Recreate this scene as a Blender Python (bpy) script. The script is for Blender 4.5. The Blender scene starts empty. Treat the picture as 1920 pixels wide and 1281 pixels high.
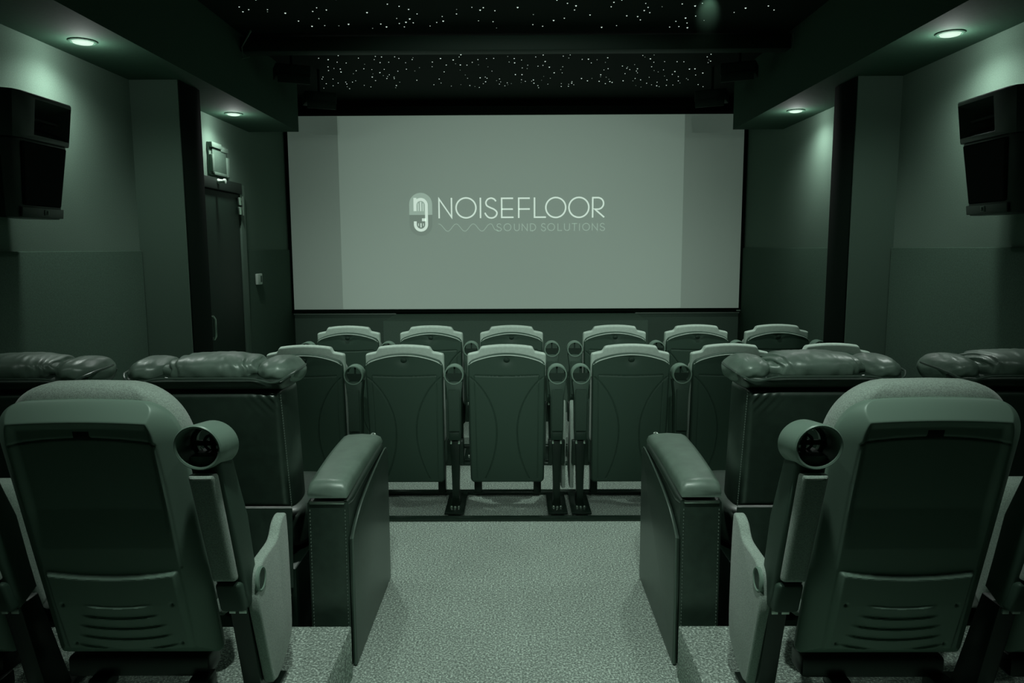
import bpy, bmesh, math, random
from math import sin, cos, pi, radians, sqrt, exp
from mathutils import Vector, Matrix, noise

random.seed(7)
scene = bpy.context.scene
COL = scene.collection

# ------------------------------------------------------------------ materials
def new_mat(name):
    m = bpy.data.materials.new(name); m.use_nodes = True
    nt = m.node_tree; nt.nodes.clear()
    out = nt.nodes.new('ShaderNodeOutputMaterial')
    b = nt.nodes.new('ShaderNodeBsdfPrincipled')
    nt.links.new(b.outputs[0], out.inputs[0])
    return m, nt, b

def mat(name, col, rough=0.6, metal=0.0, spec=0.5, noise_scale=None, noise_amt=0.0, bump=0.0, bump_scale=None,
        bump_dist=0.002, sheen=0.0, coat=0.0):
    m, nt, b = new_mat(name)
    b.inputs['Base Color'].default_value = (*col, 1)
    b.inputs['Roughness'].default_value = rough
    b.inputs['Metallic'].default_value = metal
    b.inputs['Specular IOR Level'].default_value = spec
    if not metal: b.inputs['Specular Tint'].default_value = (.78, 1, .86, 1)
    b.inputs['Coat Tint'].default_value = (.85, 1, .9, 1)
    b.inputs['Sheen Weight'].default_value = sheen
    b.inputs['Coat Weight'].default_value = coat
    b.inputs['Coat Roughness'].default_value = 0.3
    b.inputs['Coat IOR'].default_value = 1.7
    tc = nt.nodes.new('ShaderNodeTexCoord')
    if noise_scale:
        n = nt.nodes.new('ShaderNodeTexNoise'); n.inputs['Scale'].default_value = noise_scale
        n.inputs['Detail'].default_value = 3
        nt.links.new(tc.outputs['Object'], n.inputs['Vector'])
        r = nt.nodes.new('ShaderNodeMapRange')
        r.inputs[1].default_value = 0.3; r.inputs[2].default_value = 0.7
        r.inputs[3].default_value = 1 - noise_amt; r.inputs[4].default_value = 1 + noise_amt
        nt.links.new(n.outputs[0], r.inputs[0])
        mx = nt.nodes.new('ShaderNodeVectorMath'); mx.operation = 'SCALE'
        mx.inputs[0].default_value = col
        nt.links.new(r.outputs[0], mx.inputs['Scale'])
        nt.links.new(mx.outputs[0], b.inputs['Base Color'])
    if bump:
        n2 = nt.nodes.new('ShaderNodeTexNoise'); n2.inputs['Scale'].default_value = bump_scale
        n2.inputs['Detail'].default_value = 4
        nt.links.new(tc.outputs['Object'], n2.inputs['Vector'])
        bp = nt.nodes.new('ShaderNodeBump'); bp.inputs['Strength'].default_value = bump
        bp.inputs['Distance'].default_value = bump_dist
        nt.links.new(n2.outputs[0], bp.inputs['Height'])
        nt.links.new(bp.outputs[0], b.inputs['Normal'])
    return m

def emat(name, col, strength, base=(0.0, 0.0, 0.0), rough=0.9):
    m, nt, b = new_mat(name)
    b.inputs['Base Color'].default_value = (*base, 1)
    b.inputs['Roughness'].default_value = rough
    b.inputs['Specular IOR Level'].default_value = 0.1
    b.inputs['Emission Color'].default_value = (*col, 1)
    b.inputs['Emission Strength'].default_value = strength
    return m

def G(v, k=0.0):
    """green duotone colour of luminance v; k shifts further to green"""
    return (v * (0.79 - k), v, v * (0.85 - 0.55 * k))

M_wall = mat('wall_fabric', G(0.19, .15), 0.95, spec=0.1, noise_scale=160, noise_amt=0.10, bump=0.35, bump_scale=420)
M_lower = mat('lower_wall_fabric', G(0.112, .22), 0.95, spec=0.1, noise_scale=120, noise_amt=0.14, bump=0.45, bump_scale=300)
M_pillar = mat('pillar_paint', G(0.135, .2), 0.9, spec=0.15, noise_scale=200, noise_amt=0.06, bump=0.2, bump_scale=350)
M_soffit = mat('soffit_paint', G(0.075, .36), 0.85, spec=0.2, noise_scale=80, noise_amt=0.08)
M_black = mat('black_ceiling', G(0.010, .45), 0.8, spec=0.15)
M_beam = mat('black_beam', G(0.022, .45), 0.6, spec=0.3)
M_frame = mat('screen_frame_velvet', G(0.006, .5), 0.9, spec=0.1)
M_trim = mat('pale_trim', G(0.30, .1), 0.5)
M_door = mat('door_paint', G(0.018, .45), 0.6, spec=0.3)
M_jamb = mat('door_jamb_paint', G(0.14, .2), 0.6)
M_darkjamb = mat('dark_header', G(0.010, .45), 0.7)
M_white = mat('white_plastic', G(0.75), 0.45)
M_box = mat('grey_box', G(0.17, .15), 0.6)
M_boxmid = mat('grey_box_core', G(0.12, .2), 0.7, noise_scale=300, noise_amt=0.3)
M_steel = mat('polished_steel', G(0.75), 0.28, metal=1.0)
M_blacksteel = mat('black_steel', G(0.012, .45), 0.35, spec=0.5)
M_rail = mat('black_rail', G(0.015, .4), 0.25, spec=0.7)
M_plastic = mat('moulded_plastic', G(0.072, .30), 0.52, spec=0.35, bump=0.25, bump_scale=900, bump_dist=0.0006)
M_plastic2 = mat('moulded_grey_plastic', G(0.25, .2), 0.42, spec=0.5, bump=0.2, bump_scale=900, bump_dist=0.0004)
M_panel2 = mat('dark_moulded_panel', G(0.03, .4), 0.55, spec=0.3, bump=0.2, bump_scale=900, bump_dist=0.0006)
M_groove = mat('dark_groove', G(0.005, .5), 0.8)
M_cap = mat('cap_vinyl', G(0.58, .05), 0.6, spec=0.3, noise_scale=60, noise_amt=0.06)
M_fabric = mat('seat_fabric', G(0.39, .08), 0.95, spec=0.1, noise_scale=260, noise_amt=0.22, bump=0.6, bump_scale=500, sheen=0.2)
M_armfab = mat('dark_arm_fabric', G(0.07, .25), 0.9, spec=0.1, noise_scale=260, noise_amt=0.15, bump=0.4, bump_scale=500)
M_leather = mat('black_leather', G(0.030, .3), 0.42, spec=0.9, noise_scale=30, noise_amt=0.2, bump=0.3, bump_scale=260, bump_dist=0.0008, coat=0.25)
M_litleather = mat('lit_black_leather', G(0.20, .16), 0.46, spec=0.9, noise_scale=14, noise_amt=0.15, bump=0.3, bump_scale=260, bump_dist=0.0008, coat=0.2)  # black leather lightened: light on arm tops and head cushions is in the colour
M_piping = mat('leather_piping', G(0.10, .2), 0.3, spec=0.6)
M_stitch = mat('stitching', G(0.16, .15), 0.6)
M_spk = mat('speaker_shell', G(0.018, .4), 0.42, spec=0.5, bump=0.3, bump_scale=500, bump_dist=0.001)
M_grille = mat('speaker_grille', G(0.006, .5), 0.8, spec=0.08, bump=0.5, bump_scale=1400, bump_dist=0.001)
M_liner = mat('pale_liner', G(0.35), 0.8, noise_scale=20, noise_amt=0.4)
M_lens = emat('lamp_lens', (0.74, 1.0, 0.82), 0.9)
M_stage = mat('stage_carpet', G(0.13, .2), 0.95, spec=0.1, noise_scale=200, noise_amt=0.25, bump=0.5, bump_scale=300)
M_star1 = emat('star_bright', (0.80, 1.0, 0.88), 1.0)
M_star2 = emat('star_dim', (0.74, 1.0, 0.82), 0.35)

def carpet():
    m, nt, b = new_mat('loop_carpet')
    tc = nt.nodes.new('ShaderNodeTexCoord')
    v = nt.nodes.new('ShaderNodeTexVoronoi'); v.inputs['Scale'].default_value = 190
    nt.links.new(tc.outputs['Object'], v.inputs['Vector'])
    n = nt.nodes.new('ShaderNodeTexNoise'); n.inputs['Scale'].default_value = 120; n.inputs['Detail'].default_value = 4
    n.inputs['Roughness'].default_value = 0.75
    nt.links.new(tc.outputs['Object'], n.inputs['Vector'])
    big = nt.nodes.new('ShaderNodeTexNoise'); big.inputs['Scale'].default_value = 2.2; big.inputs['Detail'].default_value = 2
    nt.links.new(tc.outputs['Object'], big.inputs['Vector'])
    r = nt.nodes.new('ShaderNodeValToRGB')
    e = r.color_ramp.elements
    e[0].position = 0.36; e[0].color = (*G(0.15, .12), 1)
    e[1].position = 0.68; e[1].color = (*G(1.0, .03), 1)
    k = e.new(0.5); k.color = (*G(0.31, .06), 1)
    nt.links.new(n.outputs[0], r.inputs[0])
    mr = nt.nodes.new('ShaderNodeMapRange'); mr.inputs[1].default_value = 0.3; mr.inputs[2].default_value = 0.7
    mr.inputs[3].default_value = 0.93; mr.inputs[4].default_value = 1.07
    nt.links.new(big.outputs[0], mr.inputs[0])
    vm = nt.nodes.new('ShaderNodeVectorMath'); vm.operation = 'SCALE'
    nt.links.new(r.outputs[0], vm.inputs[0]); nt.links.new(mr.outputs[0], vm.inputs['Scale'])
    nt.links.new(vm.outputs[0], b.inputs['Base Color'])
    b.inputs['Roughness'].default_value = 0.8
    b.inputs['Specular IOR Level'].default_value = 0.25
    bp = nt.nodes.new('ShaderNodeBump'); bp.inputs['Strength'].default_value = 0.8; bp.inputs['Distance'].default_value = 0.004
    nt.links.new(v.outputs['Distance'], bp.inputs['Height'])
    nt.links.new(bp.outputs[0], b.inputs['Normal'])
    return m
M_carpet = carpet()

# ------------------------------------------------------------------ mesh helpers
class MB:
    def __init__(s): s.v = []; s.f = []
    def add(s, vs, fs):
        o = len(s.v); s.v += [tuple(p) for p in vs]; s.f += [tuple(i + o for i in f) for f in fs]; return s
    def bm(s, b):
        b.verts.ensure_lookup_table()
        for i, v in enumerate(b.verts): v.index = i
        s.add([v.co[:] for v in b.verts], [[v.index for v in f.verts] for f in b.faces]); b.free(); return s
    def box(s, x0, x1, y0, y1, z0, z1, bev=0.0, seg=2, mtx=None):
        b = bmesh.new(); bmesh.ops.create_cube(b, size=1)
        for v in b.verts:
            v.co = Vector(((x0 + x1) / 2 + v.co.x * (x1 - x0), (y0 + y1) / 2 + v.co.y * (y1 - y0), (z0 + z1) / 2 + v.co.z * (z1 - z0)))
        if bev: bmesh.ops.bevel(b, geom=b.edges[:], offset=bev, segments=seg, profile=0.5, affect='EDGES')
        if mtx: b.transform(mtx)
        return s.bm(b)
    def prism(s, pts, axis, a, c, bev=0.0, seg=2, warp=None):
        """pts 2D outline extruded along axis ('x': pts are y,z; 'y': x,z; 'z': x,y)"""
        def mk(p, t):
            return {'x': (t, p[0], p[1]), 'y': (p[0], t, p[1]), 'z': (p[0], p[1], t)}[axis]
        b = bmesh.new()
        A = [b.verts.new(mk(p, a)) for p in pts]; C = [b.verts.new(mk(p, c)) for p in pts]
        n = len(pts)
        b.faces.new(A); b.faces.new(C[::-1])
        for i in range(n): b.faces.new((A[i], C[i], C[(i + 1) % n], A[(i + 1) % n]))
        bmesh.ops.recalc_face_normals(b, faces=b.faces[:])
        if bev:
            ed = [e for e in b.edges if (e.verts[0] in A) == (e.verts[1] in A)]
            bmesh.ops.bevel(b, geom=ed, offset=bev, segments=seg, profile=0.5, affect='EDGES')
        if warp:
            for v in b.verts: v.co = warp(*v.co)
        return s.bm(b)
    def tube(s, pts, r, n=8, closed=False):
        P = [Vector(p) for p in pts]; m = len(P); vs = []; fs = []
        up = Vector((0, 0, 1)); prev = None
        for i, p in enumerate(P):
            if closed: t = P[(i + 1) % m] - P[i - 1]
            else: t = P[min(i + 1, m - 1)] - P[max(i - 1, 0)]
            t.normalize()
            if prev is None:
                a = up if abs(t.dot(up)) < .9 else Vector((1, 0, 0))
                u = t.cross(a).normalized()
            else:
                u = (prev - t * prev.dot(t)).normalized()
            prev = u; w = t.cross(u)
            rr = r[i] if isinstance(r, (list, tuple)) else r
            for k in range(n):
                a = 2 * pi * k / n; vs.append(p + (u * cos(a) + w * sin(a)) * rr)
        for i in range(m if closed else m - 1):
            j = (i + 1) % m
            for k in range(n):
                l = (k + 1) % n; fs.append((i * n + k, i * n + l, j * n + l, j * n + k))
        if not closed: fs += [tuple(range(n))[::-1], tuple((m - 1) * n + k for k in range(n))]
        return s.add(vs, fs)
    def lathe(s, prof, c, axis='y', n=32, close=False):
        """prof: list of (radius, along)"""
        vs = []; fs = []; m = len(prof)
        for r, t in prof:
            for k in range(n):
                a = 2 * pi * k / n; p, q = r * cos(a), r * sin(a)
                vs.append({'y': (c[0] + p, c[1] + t, c[2] + q), 'z': (c[0] + p, c[1] + q, c[2] + t), 'x': (c[0] + t, c[1] + p, c[2] + q)}[axis])
        rng = range(m) if close else range(m - 1)
        for i in rng:
            j = (i + 1) % m
            for k in range(n):
                l = (k + 1) % n; fs.append((i * n + k, i * n + l, j * n + l, j * n + k))
        if not close: fs += [tuple(range(n))[::-1], tuple((m - 1) * n + k for k in range(n))]
        return s.add(vs, fs)
    def plate(s, W, z0, z1, T, R=0.02, cr=0.04, crb=0.02, arch=0.0, nu=40, nv=50, detail=None, warp=None, sq=0.5, p=2.2, chamf=False):
        """rounded slab: W(t) half width, rear face toward -y; detail(x,z,e)->extra y on the rear face"""
        vs = []; fs = []
        H = z1 - z0
        def spread(k, n, c):
            q = 2 * k / n - 1; return (1 - c) * q + c * sin(pi / 2 * q)
        for side in (-1, 1):
            for j in range(nv + 1):
                t = (spread(j, nv, sq) + 1) / 2; z = z0 + H * t
                w = W(t) if callable(W) else W
                d = z1 - z
                if cr and d < cr: w -= cr * (1 - (max(0, 1 - (1 - d / cr) ** p)) ** (1 / p))
                d = z - z0
                if crb and d < crb: w -= crb * (1 - (max(0, 1 - (1 - d / crb) ** p)) ** (1 / p))
                w = max(w, 0.004)
                W0 = W(t) if callable(W) else W
                for i in range(nu + 1):
                    u = spread(i, nu, sq); x = w * u
                    e = min(w * (1 - abs(u)), z1 - z, z - z0)
                    q = 1 - min(e, R) / R
                    y = side * (T / 2) * (max(0, 1 - q) ** .85 if chamf and side < 0 else sqrt(max(0, 1 - q * q)))
                    if side < 0 and detail: y += detail(x, z, e) * (1 - q)
                    zz = z + arch * (1 - (x / W0) ** 2) * max(0, t) ** 1.5
                    pt = (x, y, zz)
                    vs.append(warp(*pt) if warp else pt)
        n1 = (nu + 1) * (nv + 1)
        for j in range(nv):
            for i in range(nu):
                a = j * (nu + 1) + i
                fs.append((a, a + 1, a + nu + 2, a + nu + 1))
                fs.append((a + n1, a + n1 + nu + 1, a + n1 + nu + 2, a + n1 + 1))
        return s.add(vs, fs)
    def blob(s, c, h, e1=0.6, e2=0.6, nu=48, nv=28, disp=None, mtx=None):
        """superellipsoid cushion"""
        vs = []; fs = []
        sg = lambda v, e: math.copysign(abs(v) ** e, v)
        for j in range(nv + 1):
            ph = -pi / 2 + pi * j / nv
            for i in range(nu):
                th = 2 * pi * i / nu
                x = sg(cos(ph), e1) * sg(cos(th), e2); y = sg(cos(ph), e1) * sg(sin(th), e2); z = sg(sin(ph), e1)
                k = 1 + (disp(x, y, z) if disp else 0)
                p = Vector((c[0] + h[0] * x * k, c[1] + h[1] * y * k, c[2] + h[2] * z * k))
                if mtx: p = mtx(*p)
                vs.append(p)
        for j in range(nv):
            for i in range(nu):
                l = (i + 1) % nu; fs.append((j * nu + i, j * nu + l, (j + 1) * nu + l, (j + 1) * nu + i))
        return s.add(vs, fs)
    def warpall(s, w): s.v = [tuple(w(*p)) for p in s.v]; return s
    def build(s, name, m, parent=None, smooth=True, angle=35, merge=1e-5):
        me = bpy.data.meshes.new(name); me.from_pydata(s.v, [], s.f)
        b = bmesh.new(); b.from_mesh(me)
        bmesh.ops.remove_doubles(b, verts=b.verts[:], dist=merge)
        bmesh.ops.dissolve_degenerate(b, edges=b.edges[:], dist=1e-6)
        bmesh.ops.recalc_face_normals(b, faces=b.faces[:])
        b.to_mesh(me); b.free()
        me.materials.append(m)
        if smooth:
            me.shade_smooth(); me.set_sharp_from_angle(angle=radians(angle))
        o = bpy.data.objects.new(name, me); COL.objects.link(o)
        if parent: o.parent = parent
        return o

def tag(o, label=None, cat=None, group=None, kind=None):
    if label: o['label'] = label
    if cat: o['category'] = cat
    if group: o['group'] = group
    if kind: o['kind'] = kind
    return o
def empty(name, loc, rz=0.0):
    o = bpy.data.objects.new(name, None); COL.objects.link(o); o.empty_display_size = 0.1
    o.location = loc; o.rotation_euler = (0, 0, rz); return o
def copy_tree(o, parent=None):
    c = o.copy(); COL.objects.link(c)
    if parent: c.parent = parent
    for ch in list(o.children): copy_tree(ch, c)
    return c
def struct(name, mb, m, label=None, **k):
    o = mb.build(name, m, **k); o['kind'] = 'structure'
    if label: o['label'] = label; 
    return o
def add_child(name, mb, m, parent, label=None, **k):
    o = mb.build(name, m, parent, **k)
    if label: o['label'] = label
    return o

# ------------------------------------------------------------------ the room
XW = 2.4; YF = 8.0; YB = -1.6; ZC = 3.10; ZS = 2.63; XS = 1.95; YS = 6.89; ZP = 0.20
struct('floor', MB().box(-XW - .1, XW + .1, YB - .1, YF + .1, -0.1, 0.0), M_carpet, smooth=False)
struct('floor_left', MB().box(-XW, -0.612, YB, 2.60, 0.0, ZP, 0.006), M_carpet, 'raised carpeted platform under the left rear seats')
struct('floor_right', MB().box(0.592, XW, YB, 2.60, 0.0, ZP, 0.006), M_carpet, 'raised carpeted platform under the right rear seats')
struct('wall_front', MB().box(-XW - .1, XW + .1, YF, YF + .1, 0, ZC + .1), M_frame, smooth=False)
struct('wall_front_lower_panel', MB().box(-XW + .02, XW - .02, YF - .018, YF, 0.004, .884, .004), M_pillar)
struct('wall_back', MB().box(-XW - .1, XW + .1, YB - .1, YB, 0, ZC + .1), M_black, smooth=False)
struct('wall_left', MB().box(-XW - .1, -XW, YB, YF, 0, ZC + .1), M_wall, smooth=False)
struct('wall_right', MB().box(XW, XW + .1, YB, YF, 0, ZC + .1), M_wall, smooth=False)
struct('ceiling', MB().box(-XW - .1, XW + .1, YB - .1, YF + .1, ZC + .1, ZC + .2).box(-XW, XW, YB, YF, ZC + .02, ZC + .1), M_black, smooth=False)
struct('ceiling_left', MB().box(-XW, -XS, YB, YS, ZS, ZC + .02), M_soffit, 'dark soffit along the left wall', smooth=False)
struct('ceiling_right', MB().box(XS, XW, YB, YS, ZS, ZC + .02), M_soffit, 'dark soffit along the right wall', smooth=False)
# pillars that stand proud of the side walls
struct('wall_left_pillar', MB().box(-XW, -2.10, 4.79, 5.10, 0, ZS), M_pillar, smooth=False)
struct('wall_right_pillar', MB().box(2.125, XW, 4.80, 5.12, 0, ZS), M_pillar, smooth=False)
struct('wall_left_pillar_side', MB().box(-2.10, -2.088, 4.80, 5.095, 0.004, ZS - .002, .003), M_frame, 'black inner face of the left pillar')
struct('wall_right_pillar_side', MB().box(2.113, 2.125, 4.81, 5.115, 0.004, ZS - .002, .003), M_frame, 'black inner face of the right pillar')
# padded lower wall panels, their top edge at eye level
def lower(name, x, side, y0, y1, gap=0):
    a, b = (x, x + .018) if side < 0 else (x - .018, x)
    struct(name, MB().box(a, b, y0, y1, 0.004, 1.575, 0.005), M_lower)
lower('wall_left_lower_panel', -XW, -1, YB + .01, 4.785)
lower('wall_left_lower_panel', -XW, -1, 6.60, YF - .005)
lower('wall_right_lower_panel', XW, 1, YB + .01, 4.795)
lower('wall_right_lower_panel', XW, 1, 5.13, YF - .005)

# door in the left wall
dr = struct('door_1', MB().box(-XW, -2.365, 5.56, 6.46, 0.004, 2.045, 0.004), M_door, 'dark flush door in the left wall')
fr = MB().box(-XW, -2.352, 6.47, 6.575, 0, 2.13, 0.004).box(-XW, -2.352, 5.44, 5.55, 0, 2.13, 0.004)
add_child('door_frame', fr, M_jamb, dr, 'paler door frame upright')
add_child('door_header', MB().box(-XW, -2.345, 5.44, 6.50, 2.052, 2.14, 0.004), M_darkjamb, dr, 'dark overhanging door header')
hinge = MB().box(-2.352, -2.338, 6.40, 6.485, 1.955, 2.02, 0.003).box(-2.352, -2.338, 6.40, 6.485, 1.875, 1.94, 0.003).tube([(-2.335, 6.463, 1.87), (-2.335, 6.463, 2.03)], 0.009)
add_child('hinge', hinge, M_steel, dr, 'bright steel hinge')
hb = MB().tube([(-2.36, 5.68, 0.90), (-2.315, 5.68, 0.90), (-2.305, 5.68, 0.92), (-2.305, 5.68, 1.05), (-2.315, 5.68, 1.07), (-2.36, 5.68, 1.07)], 0.011)
add_child('door_handle', hb, M_steel, dr, 'bright steel pull handle')

# ------------------------------------------------------------------ things on the left wall
wb = empty('wall_box', (-XW, 6.10, 2.29))
add_child('back_plate', MB().box(0.002, 0.02, -.175, .175, -.125, .125, 0.004), M_box, wb)
add_child('mesh_panel', MB().box(0.02, 0.032, -.14, .14, -.10, .085, 0.003), M_boxmid, wb, 'darker centre panel')
fr = MB().box(0.02, 0.045, -.175, .02, .085, .125, 0.004).box(0.02, 0.038, .03, .175, .07, .11, 0.004)
fr.box(0.02, 0.045, -.175, -.135, -.10, .03, 0.004).box(0.02, 0.045, .13, .172, -.125, .035, 0.004)
fr.box(0.02, 0.04, -.13, .125, -.125, -.10, 0.004)
add_child('raised_frame', fr, M_box, wb, 'pale stepped frame')
tag(wb, 'square grey box with a raised pale frame on the wall above the door', 'wall box')
lk = MB().lathe([(0.0, 0), (.02, 0), (.022, .006), (.016, .014), (.013, .04), (.02, .045), (.02, .06), (.0, .064)], (-2.344, 5.98, 2.115), 'x', 16)
tag(lk.build('door_sensor', M_white), 'small round pale sensor on the dark header over the door', 'sensor')
th = empty('thermostat', (-XW, 6.885, 1.31))
add_child('casing', MB().box(0.019, 0.045, -.06, .06, -.05, .05, 0.006, 3), M_white, th)
add_child('display', MB().box(0.045, 0.047, .005, .045, -.028, .03, 0.001), M_boxmid, th, 'grey window of the control')
tag(th, 'small white wall control between the door and the screen', 'thermostat')

# ------------------------------------------------------------------ wall speakers
def poly_text(mb, strokes, w, to, depth=0.001, n=None):
    """flat ribbons of width w along 2D polylines; to(u,v,d)->3D"""
    for st in strokes:
        closed = len(st) > 2 and st[0] == st[-1]
        pts = [Vector(p) for p in (st[:-1] if closed else st)]
        m = len(pts); L = []; Rr = []
        for i, p in enumerate(pts):
            a = pts[i - 1] if (i > 0 or closed) else None
            b = pts[(i + 1) % m] if (i < m - 1 or closed) else None
            d1 = (p - a).normalized() if a is not None else (b - p).normalized()
            d2 = (b - p).normalized() if b is not None else d1
            t = d1 + d2
            if t.length < 1e-6: t = d1.copy()
            t.normalize(); nrm = Vector((-t.y, t.x))
            k = 1 / max(0.35, nrm.dot(Vector((-d1.y, d1.x))))
            L.append(p + nrm * w / 2 * k); Rr.append(p - nrm * w / 2 * k)
        vs = []; fs = []
        for q in (L, Rr):
            for p in q: vs.append(to(p.x, p.y, 0))
        for q in (L, Rr):
            for p in q: vs.append(to(p.x, p.y, depth))
        rng = range(m if closed else m - 1)
        for i in rng:
            j = (i + 1) % m
            fs += [(i, j, m + j, m + i), (2 * m + i, 3 * m + i, 3 * m + j, 2 * m + j), (i, 2 * m + i, 2 * m + j, j), (m + i, m + j, 3 * m + j, 3 * m + i)]
        if not closed:
            fs += [(0, m, 3 * m, 2 * m), (m - 1, 3 * m - 1, 4 * m - 1, 2 * m - 1)]
        mb.add(vs, fs)
    return mb

def speaker(sx, y0, label):
    """local: +x out of the wall (mirrored by sx), y along wall, z up; front leans forward at the top"""
    root = empty('wall_speaker', (sx * XW, y0, 2.0))
    sg = -sx
    def P(x, y, z): return Vector((sg * x, y, z))
    def lean(x, y, z):
        return Vector((sg * (x * (1 + 0.30 * (z / .54)) ), y, z))
    def outline(k, dx=0.0):
        # plan outline: wall side narrow, front flat, curved cheeks
        f = .19 + dx
        return [(0.045, -.10 * k), (0.10, -.24 * k), (0.15, -.27 * k), (f - .012, -.235 * k), (f, -.19 * k), (f, .19 * k), (f - .012, .215 * k), (.13, .225 * k), (0.045, .10 * k)]
    def body(z0, z1, k0, k1, dx=0.0, bev=.006, mouth=False):
        mb = MB(); n = 9
        a = outline(k0, dx); b = outline(k1, dx); vs = []
        rows = [(z0, a, .985), (z0 + .006, a, 1), (z1 - .008, b, 1), (z1, b, .975)]
        for z, o, s in rows:
            for x, y in o: vs.append(lean(.1 + (x - .1) * s, y * s, z))
        fs = []
        for r in range(3):
            for i in range(n):
                j = (i + 1) % n
                if mouth and r == 1 and i == 4: continue
                fs.append((r * n + i, r * n + j, (r + 1) * n + j, (r + 1) * n + i))
        if mouth:
            f = .19 + dx
            o = len(vs)
            vs += [lean(f, u, v) for u, v in ((-.09, z0 + .022), (.178, z0 + .022), (.185, z1 - .020), (-.09, z1 - .020))]
            vs += [lean(f - .035, u, v) for u, v in ((-.05, z0 + .045), (.14, z0 + .05), (.14, z1 - .045), (-.05, z1 - .04))]
            vs += [lean(f - .10, u, v) for u, v in ((.02, z0 + .075), (.07, z0 + .075), (.07, z1 - .075), (.02, z1 - .075))]
            q = [n + 4, n + 5, 2 * n + 5, 2 * n + 4]
            for c, d in ((q, [o, o + 1, o + 2, o + 3]), ([o, o + 1, o + 2, o + 3], [o + 4, o + 5, o + 6, o + 7]), ([o + 4, o + 5, o + 6, o + 7], [o + 8, o + 9, o + 10, o + 11])):
                for k in range(4): fs.append((c[k], c[(k + 1) % 4], d[(k + 1) % 4], d[k]))
            fs.append((o + 8, o + 9, o + 10, o + 11))
        fs += [tuple(range(n)), tuple(3 * n + i for i in range(n))]
        return mb.add(vs, fs)
    cab = body(-.27, .08, .74, .90).build('cabinet', M_spk, root, angle=30)
    # horn head: bigger, with a hollow horn mouth made of four sloping walls and a slot
    mb = MB()
    head = body(.08, .28, .93, .97, .012, mouth=True)
    add_child('horn_head', head, M_spk, root, angle=30)
    def F(u, v, d):  # on the head's front face; u along y, v up, d out from face
        return lean(.2035 + d, u, v)
    add_child('horn_vane', MB().box(-.085, .10, -.004, .004, -.006, .006, 0.002).warpall(lambda x, y, z: F(x + .04, .18 + z, -.035 + y)), M_groove, root)
    # grille
    g = MB().plate(lambda t: .140 + .028 * t, -.215, .068, .012, .006, cr=.008, crb=.008, nu=20, nv=24)
    g.warpall(lambda x, y, z: lean(.195 - y, x - .0, z))
    add_child('grille', g, M_grille, root, 'black perforated grille')
    bz = MB().box(-.155, .155, -.006, .006, -.266, -.222, .003).warpall(lambda x, y, z: lean(.196 - y, x, z))
    add_child('base_band', bz, M_spk, root)
    bd = MB().box(-.016, .016, -.002, .002, -.013, .013, .001).warpall(lambda x, y, z: lean(.2035 - y, x + .02, -.243 + z))
    badge = add_child('badge', bd, M_box, root, 'small pale maker badge')
    J = [[(-.012, -.004), (-.010, -.008), (-.006, -.008), (-.005, -.004), (-.005, .008)],
         [(-.002, -.008), (-.002, .008), (.002, .008), (.0035, .005), (.002, .001), (-.002, .001), (.002, .001), (.004, -.004), (.002, -.008), (-.002, -.008)],
         [(.007, .008), (.007, -.008), (.012, -.008)]]
    tm = poly_text(MB(), J, .002, lambda u, v, d: lean(.2057 + d, .02 - sg * u * (1 if sg < 0 else -1) * (1), -.243 + v), .0006)
    if True:
        tm = poly_text(MB(), J, .002, lambda u, v, d: lean(.2057 + d, .02 + (u if sg > 0 else -u), -.243 + v), .0006)
    add_child('badge_letters', tm, M_groove, badge, smooth=False)
    add_child('wall_bracket', MB().box(.0, .06, -.06, .06, -.08, .12, .004).warpall(lambda x, y, z: P(x, y, z)), M_blacksteel, root)
    tag(root, label, 'speaker', 'wall speakers with a horn top')
    return root
speaker(-1, 3.56, 'black horn speaker on the left wall, cut off by the photo edge')
speaker(1, 3.60, 'black horn speaker on the right wall, cut off by the photo edge')

# ------------------------------------------------------------------ screen and stage box
YSC = 7.93
sc = empty('projection_screen', (0, YSC, 0.9))
def S(x, z): return (x, z - 0.9)
ZB, ZT = 0.943, 2.945
pnl = MB().box(-2.362, 2.362, -.004, .03, ZB - .9, ZT - .9)
M_screen = emat('screen_cloth', (0.72, 1.0, 0.82), 0.048, base=G(0.62, .0))
M_image = emat('projected_picture', (0.72, 1.0, 0.82), 0.10, base=G(0.66, .0))
M_logo = emat('projected_white', (0.80, 1.0, 0.86), 0.62, base=G(0.5))
M_logomid = emat('projected_pale', (0.72, 1.0, 0.82), 0.25, base=G(0.66))
M_logofaint = emat('projected_faint', (0.72, 1.0, 0.82), 0.08, base=G(0.62))
add_child('screen_surface', pnl, M_screen, sc, 'pale screen cloth', smooth=False)
fb = MB().box(-2.385, 2.385, -.02, .04, ZB - .938, ZB - .9, .002).box(-2.385, 2.385, -.02, .04, ZT - .9, ZT - .865, .002)
fb.box(-2.392, -2.362, -.02, .04, ZB - .938, ZT - .865, .002).box(2.362, 2.392, -.02, .04, ZB - .938, ZT - .865, .002)
add_child('frame', fb, M_frame, sc, 'black velvet border')
add_child('maker_plate', MB().box(2.335, 2.378, -.022, -.02, .012, .024), M_trim, sc, 'tiny pale plate at the lower right corner', smooth=False)
img = add_child('projected_image', MB().box(-1.84, 1.745, -.007, -.0045, ZB - .897, ZT - .903), M_image, sc, 'brighter picture area', smooth=False)
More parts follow.
